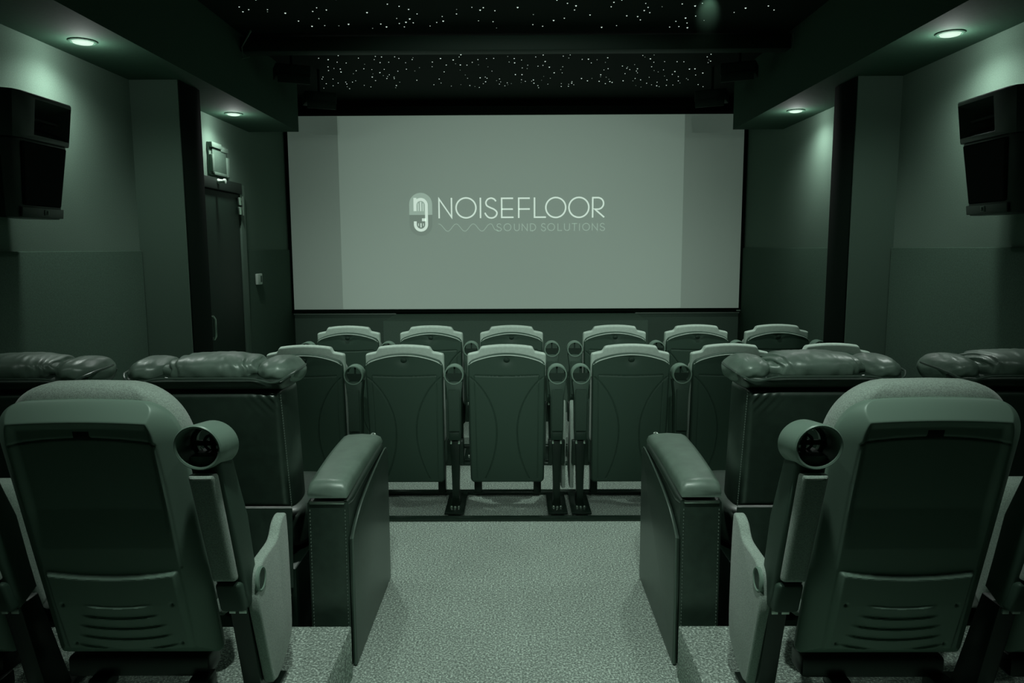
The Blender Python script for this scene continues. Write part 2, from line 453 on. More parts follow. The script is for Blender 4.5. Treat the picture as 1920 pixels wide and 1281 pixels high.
# logo, laid out in units of the drawing grid, mapped on the picture
def LG(u, v, d): return (-1.2697 + u * .0012206, -.0075 - d, 2.2815 - v * .0014485 * 1.0 - .9 + 0.0)
def LG(u, v, d):
    x = -1.2630 + u * .001221; z = 2.2795 - v * .001211
    return (x, -.0072 - d, z - .9)
def circ(cx, cy, r, a0=0, a1=360, n=40, ry=None):
    ry = ry or r
    return [(cx + r * cos(radians(a0 + (a1 - a0) * i / n)), cy + ry * sin(radians(a0 + (a1 - a0) * i / n))) for i in range(n + 1)]
def closedc(cx, cy, r, ry=None):
    p = circ(cx, cy, r, ry=ry); p[-1] = p[0]; return p
def catmull(P, n=8):
    Q = [P[0]] + P + [P[-1]]; out = []
    for i in range(1, len(Q) - 2):
        for k in range(n):
            t = k / n; a, b, c, d = Q[i - 1], Q[i], Q[i + 1], Q[i + 2]
            out.append(tuple(0.5 * ((2 * b[j]) + (-a[j] + c[j]) * t + (2 * a[j] - 5 * b[j] + 4 * c[j] - d[j]) * t * t + (-a[j] + 3 * b[j] - 3 * c[j] + d[j]) * t ** 3) for j in range(len(a))))
    return out + [P[-1]]
def letterS(x0, x1, y0, y1):
    w, h = x1 - x0, y1 - y0
    P = [(.86, .16), (.72, .05), (.48, 0), (.22, .06), (.08, .22), (.16, .38), (.42, .48), (.72, .57), (.93, .72), (.86, .9), (.6, 1.0), (.3, .98), (.1, .86), (.0, .74)]
    return catmull([(x0 + a * w, y0 + b * h) for a, b in P])
big = [[(377, 316), (377, 150), (484, 308), (484, 142)], closedc(608, 228, 85), [(732, 142), (732, 316)], letterS(770, 880, 146, 314),
       [(1012, 148), (914, 148), (914, 310), (1015, 310)], [(914, 240), (1010, 240)], [(1155, 148), (1060, 148), (1060, 316)], [(1060, 240), (1155, 240)],
       [(1195, 142), (1195, 310), (1293, 310)], closedc(1377, 228, 85), closedc(1575, 228, 85),
       [(1693, 316), (1693, 146), (1735, 146)] + circ(1737, 195, 49, -90, 90, 20) + [(1712, 244), (1792, 313)]]
add_child('title_lettering', poly_text(MB(), big, 12.5, LG, .0006), M_logo, img, 'white letters reading NOISEFLOOR', smooth=False)
a, b = 365, 427
def U(x0, x1): return [(x0, a), (x0, b - 22)] + [((x0 + x1) / 2 - (x1 - x0) / 2 * cos(radians(t)), b - 22 + 20 * sin(radians(t))) for t in range(10, 180, 17)] + [(x1, b - 22), (x1, a)]
small = [letterS(870, 913, a, b), closedc(963, 395, 30), U(1022, 1064), [(1088, b), (1088, a + 2), (1133, b - 2), (1133, a)],
         [(1160, a + 1), (1160, b - 1), (1175, b - 1)] + circ(1175, 396, 30, 90, -90, 16) + [(1160, a + 1)],
         letterS(1252, 1293, a, b), closedc(1338, 395, 30), [(1396, a), (1396, b - 2), (1432, b - 2)], U(1452, 1496),
         [(1514, a + 1), (1562, a + 1)], [(1538, a), (1538, b)], [(1581, a), (1581, b)], closedc(1638, 395, 30),
         [(1690, b), (1690, a + 2), (1735, b - 2), (1735, a)], letterS(1757, 1800, a, b)]
add_child('subtitle_lettering', poly_text(MB(), small[:5], 5.5, LG, .0006), M_logomid, img, 'fainter letters reading SOUND', smooth=False)
add_child('subtitle_lettering', poly_text(MB(), small[5:], 5.5, LG, .0006), M_logomid, img, 'fainter letters reading SOLUTIONS', smooth=False)
wv = [(370 + i * 4, 396 - 31 * cos((i * 4 - 5) / 147 * 2 * pi)) for i in range(0, 116)] + [(850, 410), (872, 424), (885, 427)]
add_child('wave_line', poly_text(MB(), [wv], 4.5, LG, .0006), M_logomid, img, 'thin wavy line', smooth=False)
# emblem grid: second drawing, 13.483 units per picture unit instead of 4.571
def EM(u, v, d):
    return LG((20 + u / 13.483) * 4.5714, (10 + v / 13.483) * 4.5714, d)
def ngon(mb, pts, to, d0=0.0, d1=0.0004):
    n = len(pts); vs = [to(p[0], p[1], d0) for p in pts] + [to(p[0], p[1], d1) for p in pts]
    fs = [tuple(range(n)), tuple(range(n, 2 * n))] + [(i, (i + 1) % n, n + (i + 1) % n, n + i) for i in range(n)]
    return mb.add(vs, fs)
dome = [(88, 707)] + circ(378, 445, 290, 180, 360, 32) + [(668, 707)]
add_child('emblem_dome', ngon(MB(), dome, EM), M_logomid, img, 'pale arch behind the emblem', smooth=False)
bowl = [(668, 713)] + circ(378, 950, 290, 0, 180, 32) + [(88, 713)]
add_child('emblem_bowl', ngon(MB(), bowl, EM), M_logofaint, img, 'faint darker lower half of the emblem', smooth=False)
gl = [[(235, 463)] + circ(378, 463, 143, 180, 360, 24)[1:] + [(521, 952)] + circ(378, 952, 143, 0, 180, 24)[1:] + [(235, 872)], [(505, 833), (405, 833)]]
em = poly_text(MB(), gl, 72, lambda u, v, d: EM(u, v, d + .0006), .0004)
poly_text(em, [[(235, 612), (235, 283)]], 72, lambda u, v, d: EM(u, v, d + .0011), .0003)
add_child('emblem_glyph', em, M_logo, img, 'white looped n and j monogram', smooth=False)
for grp in (((316, 15, 420, 612), (378, 27, 380, 614), (438, 15, 420, 612)), ((316, 15, 922, 990), (378, 27, 920, 1025), (438, 15, 922, 990))):
    brs = MB()
    for x, w, y0, y1 in grp:
        poly_text(brs, [[(x, y0), (x, y1)]], w, lambda u, v, d: EM(u, v, d + .0006), .0004)
    add_child('emblem_bars', brs, M_logo, img, 'short upright bars inside the emblem', smooth=False)
tag(sc, 'wide projection screen across the front wall showing a white company logo', 'screen')

st = MB().box(-1.275, 1.262, 7.11, 7.91, 0.0, 0.895, 0.006)
stage = st.build('stage_box', M_stage)
tag(stage, 'long low carpeted box standing under the middle of the screen', 'stage box')
struct('trim_1', MB().box(-XW + .02, -1.285, 7.955, YF, .885, .9).box(1.272, XW - .02, 7.955, YF, .885, .9), M_trim, 'thin pale ledge under the screen', smooth=False)

# ------------------------------------------------------------------ ceiling beam, dark fixtures, stars
tag(MB().box(-XS + .002, XS - .002, 5.5, 5.62, 2.975, 3.075, .004).build('ceiling_beam', M_beam), 'black beam crossing the star ceiling from soffit to soffit', 'beam')
star_root = empty('star_ceiling', (0, 5.6, ZC))
add_child('panel', MB().box(-XS + .002, XS - .002, -1.9, 2.36, 0, .02), M_black, star_root, 'black ceiling panel', smooth=False)
stars = []
rs = random.Random(11)
tries = 0
while len(stars) < 430 and tries < 20000:
    tries += 1
    y = rs.uniform(3.9, 7.36); x = rs.uniform(-1.82, 1.80)
    if 5.44 < y < 5.95: continue
    if y < 5.44 and rs.random() < .50: continue
    if y > 5.9 and abs(x) > 1.52 + (y - 5.95) * .22: continue
    if any((x - a) ** 2 + (y - b) ** 2 < .045 ** 2 for a, b, r in stars): continue
    stars.append((x, y, rs.choice((.0042, .005, .0062, .0045, .0035))))
stars.sort(key=lambda s: -s[2] / s[1])
def star_mb(mb, x, y, r, z=0.0):
    n = 8
    vs = [(x, y, z - r * .9)] + [(x + r * cos(2 * pi * k / n), y + r * sin(2 * pi * k / n), z) for k in range(n)]
    return mb.add(vs, [(0, 1 + k, 1 + (k + 1) % n) for k in range(n)] + [tuple(range(1, n + 1))])
vis = [s for s in stars if s[1] > 4.6]
rest = [s for s in stars if s[1] <= 4.6] + vis[100:]
base = {}
for x, y, r in vis[:100]:
    key = r
    if key not in base:
        base[key] = star_mb(MB(), 0, 0, r).build('star_light', M_star1, star_root)
        o = base[key]
    else:
        o = base[key].copy(); COL.objects.link(o)
    o.location = (x, y - 5.6, -.0005)
mbB = MB(); mbD = MB()
for i, (x, y, r) in enumerate(rest): star_mb(mbB if i % 4 else mbD, x, y - 5.6, r if i % 4 else r * .9, -.0005)
f = mbB.build('small_star_lights', M_star1, star_root); f['kind'] = 'stuff'
f = mbD.build('dim_star_lights', M_star2, star_root); f['kind'] = 'stuff'
f['label'] = 'dimmer star points'
tag(star_root, 'black ceiling panel scattered with tiny white star lights', 'star ceiling')

def stage_light(x, y, z, s, label):
    r = empty('spot_fixture', (x, y, z), s * radians(24))
    add_child('housing', MB().box(-.13, .13, -.09, .09, -.05, .045, .008), M_beam, r)
    add_child('flap', MB().box(-.12, .12, -.11, -.095, -.10, -.035, .003), M_beam, r)
    add_child('bracket', MB().tube([(0, 0, .04), (0, 0, ZC - z)], .012), M_beam, r)
    tag(r, label, 'light fixture', 'unlit black ceiling fixtures')
stage_light(-1.72, 5.95, 2.93, 1, 'unlit black fixture hanging at the left, just past the ceiling beam')
stage_light(-1.68, 6.6, 2.86, 1, 'unlit black fixture hanging at the left, nearest the screen')
stage_light(1.72, 5.95, 2.93, -1, 'unlit black fixture hanging at the right, just past the ceiling beam')
stage_light(1.68, 6.6, 2.86, -1, 'unlit black fixture hanging at the right, nearest the screen')
hk = MB().tube([(-1.93, 5.49, 2.93), (-1.93, 5.48, 3.0), (-1.80, 5.3, 3.06)], [.004, .004, .006]).tube([(-1.94, 5.49, 2.925), (-1.88, 5.49, 2.935)], .004)
tag(hk.build('wire_hook', M_box), 'thin pale wire hook at the left end of the ceiling beam', 'hook')
hk = MB().tube(catmull([(1.93, 5.42, 3.05), (1.965 - .03, 5.42, 3.0), (1.93, 5.42, 2.93)]), .003)
tag(hk.build('cable', M_boxmid), 'short curved cable at the right end of the ceiling beam', 'cable')

# ------------------------------------------------------------------ downlights
def spot(loc, energy, size=160, blend=1.0, rad=.045, col=(0.95, 1.0, 0.97), rot=(0, 0, 0), parent=None):
    l = bpy.data.lights.new('lamp_light', 'SPOT'); l.energy = energy; l.spot_size = radians(size); l.spot_blend = blend
    l.shadow_soft_size = rad; l.color = col
    o = bpy.data.objects.new('lamp_light', l); COL.objects.link(o); o.location = loc; o.rotation_euler = rot
    return o
def downlight(x, y, z, energy, label, group='recessed downlights', glow=2.3, **k):
    r = empty('downlight', (x, y, z))
    add_child('trim_ring', MB().lathe([(.052, -.001), (.066, -.001), (.067, -.004), (.063, -.007), (.054, -.008), (.052, -.006)], (0, 0, 0), 'z', 36, True), M_soffit, r)
    add_child('lens', MB().lathe([(.0, -.0165), (.03, -.0155), (.044, -.012), (.052, -.0005), (.0, -.0004)], (0, 0, 0), 'z', 36), M_lens, r, 'glowing round lens')
    tag(r, label, 'downlight', group)
    spot((x, y, z - .03), energy, **k)
    if glow:
        p = bpy.data.lights.new('lamp_glow', 'POINT'); p.energy = glow; p.shadow_soft_size = .03; p.color = (.95, 1, .97)
        o = bpy.data.objects.new('lamp_glow', p); COL.objects.link(o); o.location = (x, y, z - .07)
E1 = 27
downlight(-2.185, 3.92, ZS, E1, 'lit round downlight in the left soffit above the wall speaker')
downlight(-2.19, 5.965, ZS, E1, 'lit round downlight in the left soffit near the door')
downlight(2.155, 3.87, ZS, E1, 'lit round downlight in the right soffit above the wall speaker')
downlight(2.168, 5.96, ZS, E1, 'lit round downlight in the right soffit near the screen')
for y in (1.85,):
    for s in (-1, 1):
        downlight(s * 2.17, y, ZS, E1 * .25, 'lit round downlight in the %s soffit above the rear seats' % ('left' if s < 0 else 'right'), glow=0)
E2 = 88
for s in (-1, 1):
    downlight(s * 1.12, 4.69, ZC, E2, 'lit round downlight in the black ceiling over the %s middle seats' % ('left' if s < 0 else 'right'), 'ceiling downlights above the frame', glow=0, size=112)
    downlight(s * .40, 1.38, ZC, 120, 'unseen downlight added in the black ceiling to light the %s rear chairs' % ('left' if s < 0 else 'right'), 'ceiling downlights above the frame', glow=0, size=72, rot=(radians(24), 0, 0))  # added lamps out of view, tilted to light the rear chairs

# ------------------------------------------------------------------ cinema chairs of the two front rows
def lerp(a, b, t): return a + (b - a) * t
def seat_lean(x, y, z):   # back leans: top rearward
    return Vector((x, y + (0.93 - z) * 0.11, z))
def hour(z):  # hourglass half distance
    t = (z - .17) / (.815 - .17); t = max(0, min(1, t)); q = (t - .45)
    return .062 + (.52 * q * q if q > 0 else .36 * q * q) * 1.0
def front_detail(x, z, e):
    d = 0.0
    def gr(dist, w=.0034, dp=.0065): return dp * exp(-(dist / w) ** 2)
    zt = .815 - .032 * (1 - min(1, (x / .19) ** 2))
    if abs(x) < .192: d = max(d, gr(z - zt))
    if .17 < z < .815:
        d = max(d, gr(abs(x) - hour(z), .0034))
        d = max(d, gr(abs(x) - (.193 - .012 * (.815 - z)), .0026, .0035))
    # shallow dishing of the upper part and dimple round the badge
    rr = sqrt((x / 1.3) ** 2 + (z - .878) ** 2)
    d += .010 * exp(-(rr / .03) ** 2)
    d += .006 * (1 - (x / .24) ** 2)
    return d
SW = .2325
mb = MB().plate(lambda t: SW - .006 * (1 - t), .145, .912, .045, .016, cr=.035, crb=.03, arch=.053, nu=150, nv=230, detail=front_detail, sq=.15, warp=seat_lean)
P_shell = mb
def capz(x):
    k = 1 / (1 + exp((abs(x) - .160) / .0028))
    return .026 * k
def cap_warp(x, y, z):
    zz = z + (capz(x) if z > .90 else 0) * min(1, (z - .90) / .03 if z > .9 else 0)
    v = seat_lean(x, y + .046, zz); return v
P_cap = MB().plate(lambda t: SW + .004, .80, .956, .056, .012, cr=.016, crb=.02, arch=.030, nu=110, nv=40, warp=cap_warp, sq=.2)
P_cush = MB().plate(lambda t: SW - .004, .36, .90, .09, .04, cr=.05, crb=.05, nu=30, nv=30, warp=lambda x, y, z: seat_lean(x, y + .125, z))
P_lip = MB().tube([tuple(seat_lean(x, -.0235 if abs(x) < .2 else -.0235 + (abs(x) - .2) * .35, .900 + .053 * (1 - (x / SW) ** 2) - max(0, abs(x) - .19) ** 2 * 9)) for x in [(-.224 + .448 * i / 40) for i in range(41)]], .0035, 6)
P_pan = MB().plate(lambda t: .236 + .010 * sin(pi * t), .20, .66, .10, .045, cr=.09, crb=.05, nu=26, nv=26, warp=lambda x, y, z: Vector((x, y + .235 + (z - .2) * .10, z)))
P_badge = MB().lathe([(0, -.007), (.010, -.006), (.014, -.003), (.015, .002), (0, .003)], (0, 0, 0), 'y', 20).warpall(lambda x, y, z: seat_lean(x * 1.25, y - .019, z * .85 + .922))
def mid_arm_parts():
    parts = []
    cz = .838
    cup = MB().lathe([(.050, -.050), (.056, -.050), (.0575, -.046), (.0575, .035), (.050, .045), (.046, .045), (.046, .030), (.050, .028)], (0, -.0, cz), 'y', 36, True)
    parts.append(('cup_holder', cup, M_plastic2, None))
    bs = MB().prism([(.051 * cos(radians(a)), cz + .002 + .051 * sin(radians(a))) for a in range(180, 361, 12)], 'y', .0, .008).box(-.005, .005, .004, .010, cz, cz + .048)
    parts.append(('cup_holder_base', bs, M_panel2, 'cup_holder'))
    arm = MB().prism([(-.052, .80), (.052, .80), (.040, .70), (.037, .50), (.034, .44), (-.034, .44), (-.037, .50), (-.040, .70)], 'y', -.045, .045, .008)
    parts.append(('arm_body', arm, M_plastic, None))
    parts.append(('arm_pad', MB().box(-.034, .034, -.062, -.046, .50, .752, .006), M_armfab, None))
    parts.append(('arm_end_cap', MB().box(-.032, .032, -.058, -.046, .445, .494, .006), M_panel2, None))
    sd = MB().prism([(-.028, .43), (.028, .43), (.024, .26), (.020, .10), (.026, .03), (-.026, .03), (-.020, .10), (-.024, .26)], 'y', -.02, .06, .004)
    sd.box(-.05, .05, .0, .05, .28, .43, .005)
    parts.append(('standard', sd, M_blacksteel, None))
    ft = MB().box(-.058, .058, -.16, .22, .022, .034, .003)
    parts.append(('foot_plate', ft, M_blacksteel, None))
    bt = MB()
    for bx in (-.022, .0, .022): bt.lathe([(0, .0), (.009, .0), (.009, .008), (.006, .014), (0, .015)], (bx, -.085 + abs(bx) * .3, .034), 'z', 10)
    parts.append(('bolts', bt, M_steel, 'foot_plate'))
    hg = MB().box(-.03, -.018, -.03, .0, .415, .437, .002).box(.018, .03, -.03, .0, .415, .437, .002)
    parts.append(('hinge_clip', hg, M_steel, None))
    return parts
P_arm = mid_arm_parts()
def mid_wing():
    out = [(.02, .35), (.0, .40), (.02, .50), (.03, .60), (.06, .66), (.09, .64), (.12, .5), (.20, .42), (.26, .30), (.25, .18), (.12, .10), (.05, .11)]
    return MB().prism(out, 'x', -.012, .012, .006)
mesh_cache = {}
def cached(key, name, mbf, m, parent, loc=(0, 0, 0), label=None, **k):
    if key not in mesh_cache:
        o = mbf().build(name, m, parent, **k); mesh_cache[key] = o.data
    else:
        o = bpy.data.objects.new(name, mesh_cache[key]); COL.objects.link(o); o.parent = parent
    o.location = loc
    if label: o['label'] = label
    return o
class Wrap:
    pass
def theater_chair(x, y, arms, wings, label, group, rz=0):
    r = empty('theater_chair', (x, y, 0), rz)
    cached('shell', 'back_shell', lambda: P_shell, M_plastic, r, angle=50)
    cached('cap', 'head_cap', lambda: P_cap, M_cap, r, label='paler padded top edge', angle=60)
    cached('lip', 'shell_lip', lambda: P_lip, M_cap, r, label='shell edge below the cap, coloured pale as its highlight')  # cap colour on the lip stands for the highlight on the shell's edge
    cached('cush', 'back_cushion', lambda: P_cush, M_fabric, r)
    cached('pan', 'seat_pan', lambda: P_pan, M_armfab, r, label='tipped-up seat')
    b = cached('badge', 'badge', lambda: P_badge, M_panel2, r, label='small oval boss')
    for s in (-1, 1):
        cached('lug', 'support_leg', lambda: MB().box(-.024, .024, 0.02, .09, .024, .22, .004), M_blacksteel, r, (s * .19, .22, 0))
    for ax in arms:
        made = {}
        for nm, m_, mt, par in P_arm:
            pr = made[par] if par else r
            o = cached('arm_' + nm, nm, (lambda m_=m_: m_), mt, pr, (0, 0, 0) if par else (ax, 0, 0))
            made[nm] = o
    for wx in wings:
        cached('wing', 'end_panel', mid_wing, M_fabric, r, (wx, 0.02, 0), label='upholstered end panel')
    tag(r, label, 'chair', group)
    return r
YM, YFR = 4.40, 5.52
mx = [-1.265, -.67, -.058, .683, 1.28, 1.885]
names = ['leftmost', 'second from left', 'left of the paired armrests', 'right of the paired armrests', 'second from right', 'rightmost']
for i, x in enumerate(mx):
    arms = [.303]; wings = []
    if i < 3:
        arms = [.30] + ([-.30] if i == 0 else []); wings = [.345] if i == 2 else ([-.345] if i == 0 else [])
    else:
        arms = [-.30] + ([.30] if i == 5 else []); wings = [-.345] if i == 3 else ([.345] if i == 5 else [])
    theater_chair(x, YM, arms, wings, 'moulded-back theater chair in nearer front row, ' + names[i], 'theater chairs in the nearer front row')
fx = [-1.255, -.635, -.035, .735, 1.345, 1.945]
for i, x in enumerate(fx):
    if i < 3: arms = [.30] + ([-.30] if i == 0 else [])
    else: arms = [-.30] + ([.30] if i == 5 else [])
    theater_chair(x, YFR, arms, [], 'theater chair in the row closest to the screen, ' + names[i], 'theater chairs in the row closest to the screen')
# floor rails the chairs are bolted across
for (y0, y1, lab) in ((4.19, 4.235, 'black floor rail behind the nearer front row, closest to the aisle carpet'),
                      (4.66, 4.715, 'black floor rail under the front of the nearer chair row'),
                      (5.32, 5.365, 'black floor rail behind the chair row closest to the screen'),
                      (5.80, 5.855, 'black floor rail under the front of the chair row closest to the screen')):
    m_ = MB().box(-1.62, 2.2, y0, y1, 0.001, .021, .003)
    m_.box(-1.62, 2.2, y0 + .012, y1 - .012, .020, .0215)
    rail = m_.build('floor_rail', M_rail)
    if y0 in (4.66, 5.80, 5.32):
        e = MB().box(-1.62, 2.2, y1 + .001, y1 + .012, .001, .012, .002).build('rail_highlight', M_trim, rail)  # pale strip put in as the highlight on the rail's top
        e['label'] = 'pale strip standing for the highlight along the rail top'
    tag(rail, lab, 'rail', 'floor rails')

# ------------------------------------------------------------------ recliners
def fold(x, y, z, seed, f=9, amp=.03):
    return amp * noise.noise(Vector((x * f + seed, y * 2.1 + seed, z * 2.3 - seed)))
def recliner(cx, side, inner, label):
    """side=+1: aisle (outer) arm on the +x side. origin: floor under the back."""
    r = empty('recliner', (cx, 2.62, 0))
    def X(v): return v * side
    lean = lambda x, y, z: Vector((x, y + (1.09 - z) * .17, z))
    hw = .272
    def bdet(x, z, e):
        d = .012 * (1 - min(1, (x / .27) ** 2)) * sin(pi * (z - .58) / .52) * -1
        c = max(0, (z - .98) / .1) * max(0, (abs(x) - .12) / .15)
        d += .006 * c * sin((x * side * 1.2 + z) * 160)
        return d
    bk = MB().plate(lambda t: hw - .006 * (1 - t), .60, 1.09, .23, .038, cr=.03, crb=.02, nu=110, nv=70, detail=bdet, sq=.3, warp=lambda x, y, z: lean(x, y + .115, z))
    back = add_child('backrest', bk, M_leather, r, angle=60)
    for s in (-1, 1):
        st = MB()
        for k in range(46):
            z = .62 + k * .0098
            p = lean(s * (hw - .014), .0075, z)
            st.box(p.x - .0012, p.x + .0012, p.y - .0015, p.y + .003, z - .0028, z + .0028)
        add_child('stitch_line', st, M_stitch, back, smooth=False, label='pale stitches down a back corner')
    # rear band below the head cushions
    def band_det(x, z, e): return .008 * sin(x * 70 + z * 90) * max(0, (abs(x) - .13) / .2)
    bd = MB().plate(lambda t: .308 - .035 * (1 - t), 1.070, 1.138, .27, .026, cr=.02, crb=.03, nu=90, nv=16, detail=band_det, warp=lambda x, y, z: lean(x, y + .128, z))
    add_child('head_band', bd, M_leather, r, angle=60)
    # three pillows: centre wrinkled, two ends plump
    def cdisp(x, y, z):
        w = .10 * max(0, abs(x) - .40) * sin(x * 30 + z * 7 + y * 3 + 4 * noise.noise(Vector((x * 3, y, z * 2))))
        w += .022 * noise.noise(Vector((x * 4, y * 1.2, z * 1.6))) + .030 * noise.noise(Vector((x * 11 + 4, y * 1.6, z * 1.6 + x * 3)))
        return w
    add_child('head_cushion', MB().blob((0, .135, 1.142), (.182, .128, .060), .85, .66, 120, 50, cdisp, lean), M_litleather, r, label='wrinkled middle head cushion', angle=80)
    def edisp(x, y, z): return .05 * noise.noise(Vector((x * 3 + 2, y * 2, z * 2))) + .02 * noise.noise(Vector((x * 9, y * 7, z * 3)))
    for s in (-1, 1):
        dz = lambda x, y, z, s=s: lean(x, y, z - .018 * max(0, (s * x - .26) / .07) ** 1.5)
        add_child('side_cushion', MB().blob((s * .236, .130, 1.138), (.076, .132, .050), .9, .85, 60, 36, edisp, dz), M_litleather, r, label='plump end head cushion', angle=80)
    pp = []
    for i in range(61):
        q = i / 60 * 2 - 1; x = .305 * q
        z = 1.128 - .016 * exp(-((abs(q) - .78) / .16) ** 2) + .014 * max(0, (abs(q) - .86) / .14) ** 1.2
        y = -.017 + .05 * max(0, (abs(q) - .90) / .10) ** 1.6
        pp.append(tuple(lean(x, y, z)))
    for s in (-1, 1):
        for k in range(1, 7):
            e = tuple(lean(s * (.305 + .004 * sin(pi * k / 6)), .038 + k * .025, 1.142 + .001 * k))
            if s < 0: pp.insert(0, e)
            else: pp.append(e)
    add_child('piping', MB().tube(pp, .0038, 6), M_piping, r)
    # seat, footrest, base
    add_child('seat_cushion', MB().blob((0, .55, .455), (.262, .30, .09), .35, .35, 40, 20, None), M_leather, r, angle=60)
    add_child('footrest', MB().box(-.262, .262, .83, .88, .10, .42, .03, 3), M_leather, r)
    add_child('base', MB().box(-.255, .255, .12, .82, .035, .36, .01), M_blacksteel, r)
    for sx in (-1, 1):
        for yy in (.16, .76): add_child('foot', MB().lathe([(0, 0), (.022, 0), (.02, .036), (0, .036)], (sx * .22, yy, 0), 'z', 14), M_blacksteel, r)
    # hanging rear flap with a pale liner under it
    fl = MB(); nx = 50; vs = []
    for j in range(9):
        for i in range(nx + 1):
            x = -.262 + .524 * i / nx; z = .615 - .30 * j / 8
            y = .075 + .014 * sin(x * 42) * (j / 8) + .012 * sin(x * 17 + 1) * j / 8
            vs.append((x, y, z))
    fs = [(j * (nx + 1) + i, j * (nx + 1) + i + 1, (j + 1) * (nx + 1) + i + 1, (j + 1) * (nx + 1) + i) for j in range(8) for i in range(nx)]
    off = len(vs); vs += [(a, b + .005, c) for a, b, c in vs]; fs += [tuple(k + off for k in f) for f in fs]
    add_child('rear_flap', MB().add(vs, fs), M_leather, r, label='loose leather flap under the back', angle=80)
    def ld(x, y, z): return .22 * noise.noise(Vector((x * 4, y * 3, z * 3)))
    add_child('dust_cover', MB().blob((X(.10), .105, .285), (.13, .025, .075), .7, .7, 40, 20, ld), M_liner, r, label='pale crumpled cloth under the back')
    # arms; the aisle arm carries the shaped side panel
    def arm(x0, x1, out):
        """x0 inner, x1 outer (in side units)"""
        a = empty('arm', (0, 0, 0)); 
        lo, hi = min(x0, x1), max(x0, x1)
        prof = [(.06, .006), (.06, .645), (.20, .652), (.45, .660), (.66, .665), (.765, .668), (.80, .66), (.815, .63), (.815, .006)]
        body = MB().prism(prof, 'x', X(x0), X(x1 - .018 * out), .010, 3)
        A = add_child('arm', body, M_leather, r, angle=40); bpy.data.objects.remove(a)
        # pad, flaring toward the front
        mid = (x0 + x1) / 2 - .006 * out
        def pw(x, y, z):
            k = (y - .05) / .74
            return Vector((X(mid + (x) * (1 + .22 * k) - out * .018 * k), y, z + .012 * sin(pi * min(1, max(0, k))) ))
        pad = MB().box(-.073, .073, .055, .80, .662, .722, .024, 5)
        b_ = MB()
        # subdivide the pad along its length for a gentle crown
        n = 16; secs = []
        prof2 = [(-.073, .664), (-.076, .690), (-.069, .712), (-.052, .721), (0, .725), (.052, .721), (.069, .712), (.076, .690), (.073, .664)]
        vs = []; fs = []
        ks = [(0, .55, -.022), (.012, .86, -.008), (.035, 1, 0)] + [(.06 + .86 * i / 12, 1, 0) for i in range(13)] + [(.965, 1, 0), (.988, .9, -.006), (1, .6, -.02)]
        for k, s_, dz in ks:
            for (px, pz) in prof2:
                zz = .664 + (pz - .664) * s_ 
                vs.append(pw(px * (.93 + .07 * s_), .052 + .75 * k, zz))
        m = len(prof2)
        for i in range(len(ks) - 1):
            for j in range(m):
                l = (j + 1) % m; fs.append((i * m + j, i * m + l, (i + 1) * m + l, (i + 1) * m + j))
        fs += [tuple(range(m)), tuple((len(ks) - 1) * m + j for j in range(m))]
        add_child('arm_pad', MB().add(vs, fs), M_litleather, A, label='padded arm top', angle=60)
        add_child('chrome_strip', MB().box(min(X(x0 + .012 * out), X(x1 - .03 * out)), max(X(x0 + .012 * out), X(x1 - .03 * out)), .050, .062, .640, .650, .003), M_steel, A, label='thin bright metal strip')
        if out and x1 > 0:
            top = [(.052, .505), (.10, .535), (.20, .575), (.34, .607), (.50, .632), (.66, .650), (.76, .655), (.80, .645), (.822, .61)]
            pts = [(.052, .004)] + top + [(.822, .004)]
            add_child('side_panel', MB().prism(pts, 'x', X(x1 - .017), X(x1), .005, 2), M_leather, A, label='raised leather side panel', angle=40)
            cv = catmull([(y, z) for y, z in top], 5)
            add_child('panel_piping', MB().tube([(X(x1 - .006), .050, .01), (X(x1 - .006), .050, .25)] + [(X(x1 - .004), y, z + .003) for y, z in cv], .0042, 6), M_piping, A)
            # soft roll between pad and panel
            rl = []
            for i in range(15):
                k = i / 14; rl.append((X(x1 - .030), .065 + .72 * k, .640 + .030 * k + .006 * sin(pi * k)))
            add_child('arm_roll', MB().tube(rl, [.012] + [.022] * 13 + [.014], 12), M_leather, A)
            add_child('lever_button', MB().lathe([(0, 0), (.012, 0), (.012, .006), (.008, .010), (0, .011)], (X(x1 - .06), .79, .716), 'z', 16), M_steel, A, label='small chrome button')
        ss = MB()
        for k in range(44):
            z = .02 + k * .0138
            for xx in (x0 + .012, x1 - .030) if out and x1 > 0 else ():
                ss.box(X(xx) - .0012, X(xx) + .0012, .0565, .060, z - .003, z + .003)
        if ss.v: add_child('arm_stitching', ss, M_stitch, A, smooth=False)
        return A
    arm(.322, .495, 1)
    if inner == 'arm': arm(-.297, -.430, -1)
    if inner == 'far': arm(-.297, -.440, -1)
    tag(r, label, 'recliner', 'leather recliners either side of the aisle')
    return r
RW = .732
recliner(-1.105, 1, 'arm', 'black leather recliner left of the aisle, with its arm beside the carpet')
recliner(1.085, -1, 'arm', 'black leather recliner right of the aisle, with its arm beside the carpet')
def wall_recliner(cx, side, label):
    r = recliner(cx, side, 'far', label)
    for ch in list(r.children):
        if ch.name.startswith('arm') :
            # drop the aisle-side arm: the neighbour's arm stands there
            xs = [ (ch.matrix_world @ Vector(c)).x if False else Vector(c).x for c in ch.bound_box]
            if side * (sum(xs) / 8) > 0:
                for g in list(ch.children): bpy.data.objects.remove(g)
                bpy.data.objects.remove(ch)
    return r
wall_recliner(-1.105 - RW, 1, 'black leather recliner closest to the left wall, partly cut off')
wall_recliner(1.085 + RW + .015, -1, 'black leather recliner closest to the right wall, partly cut off')

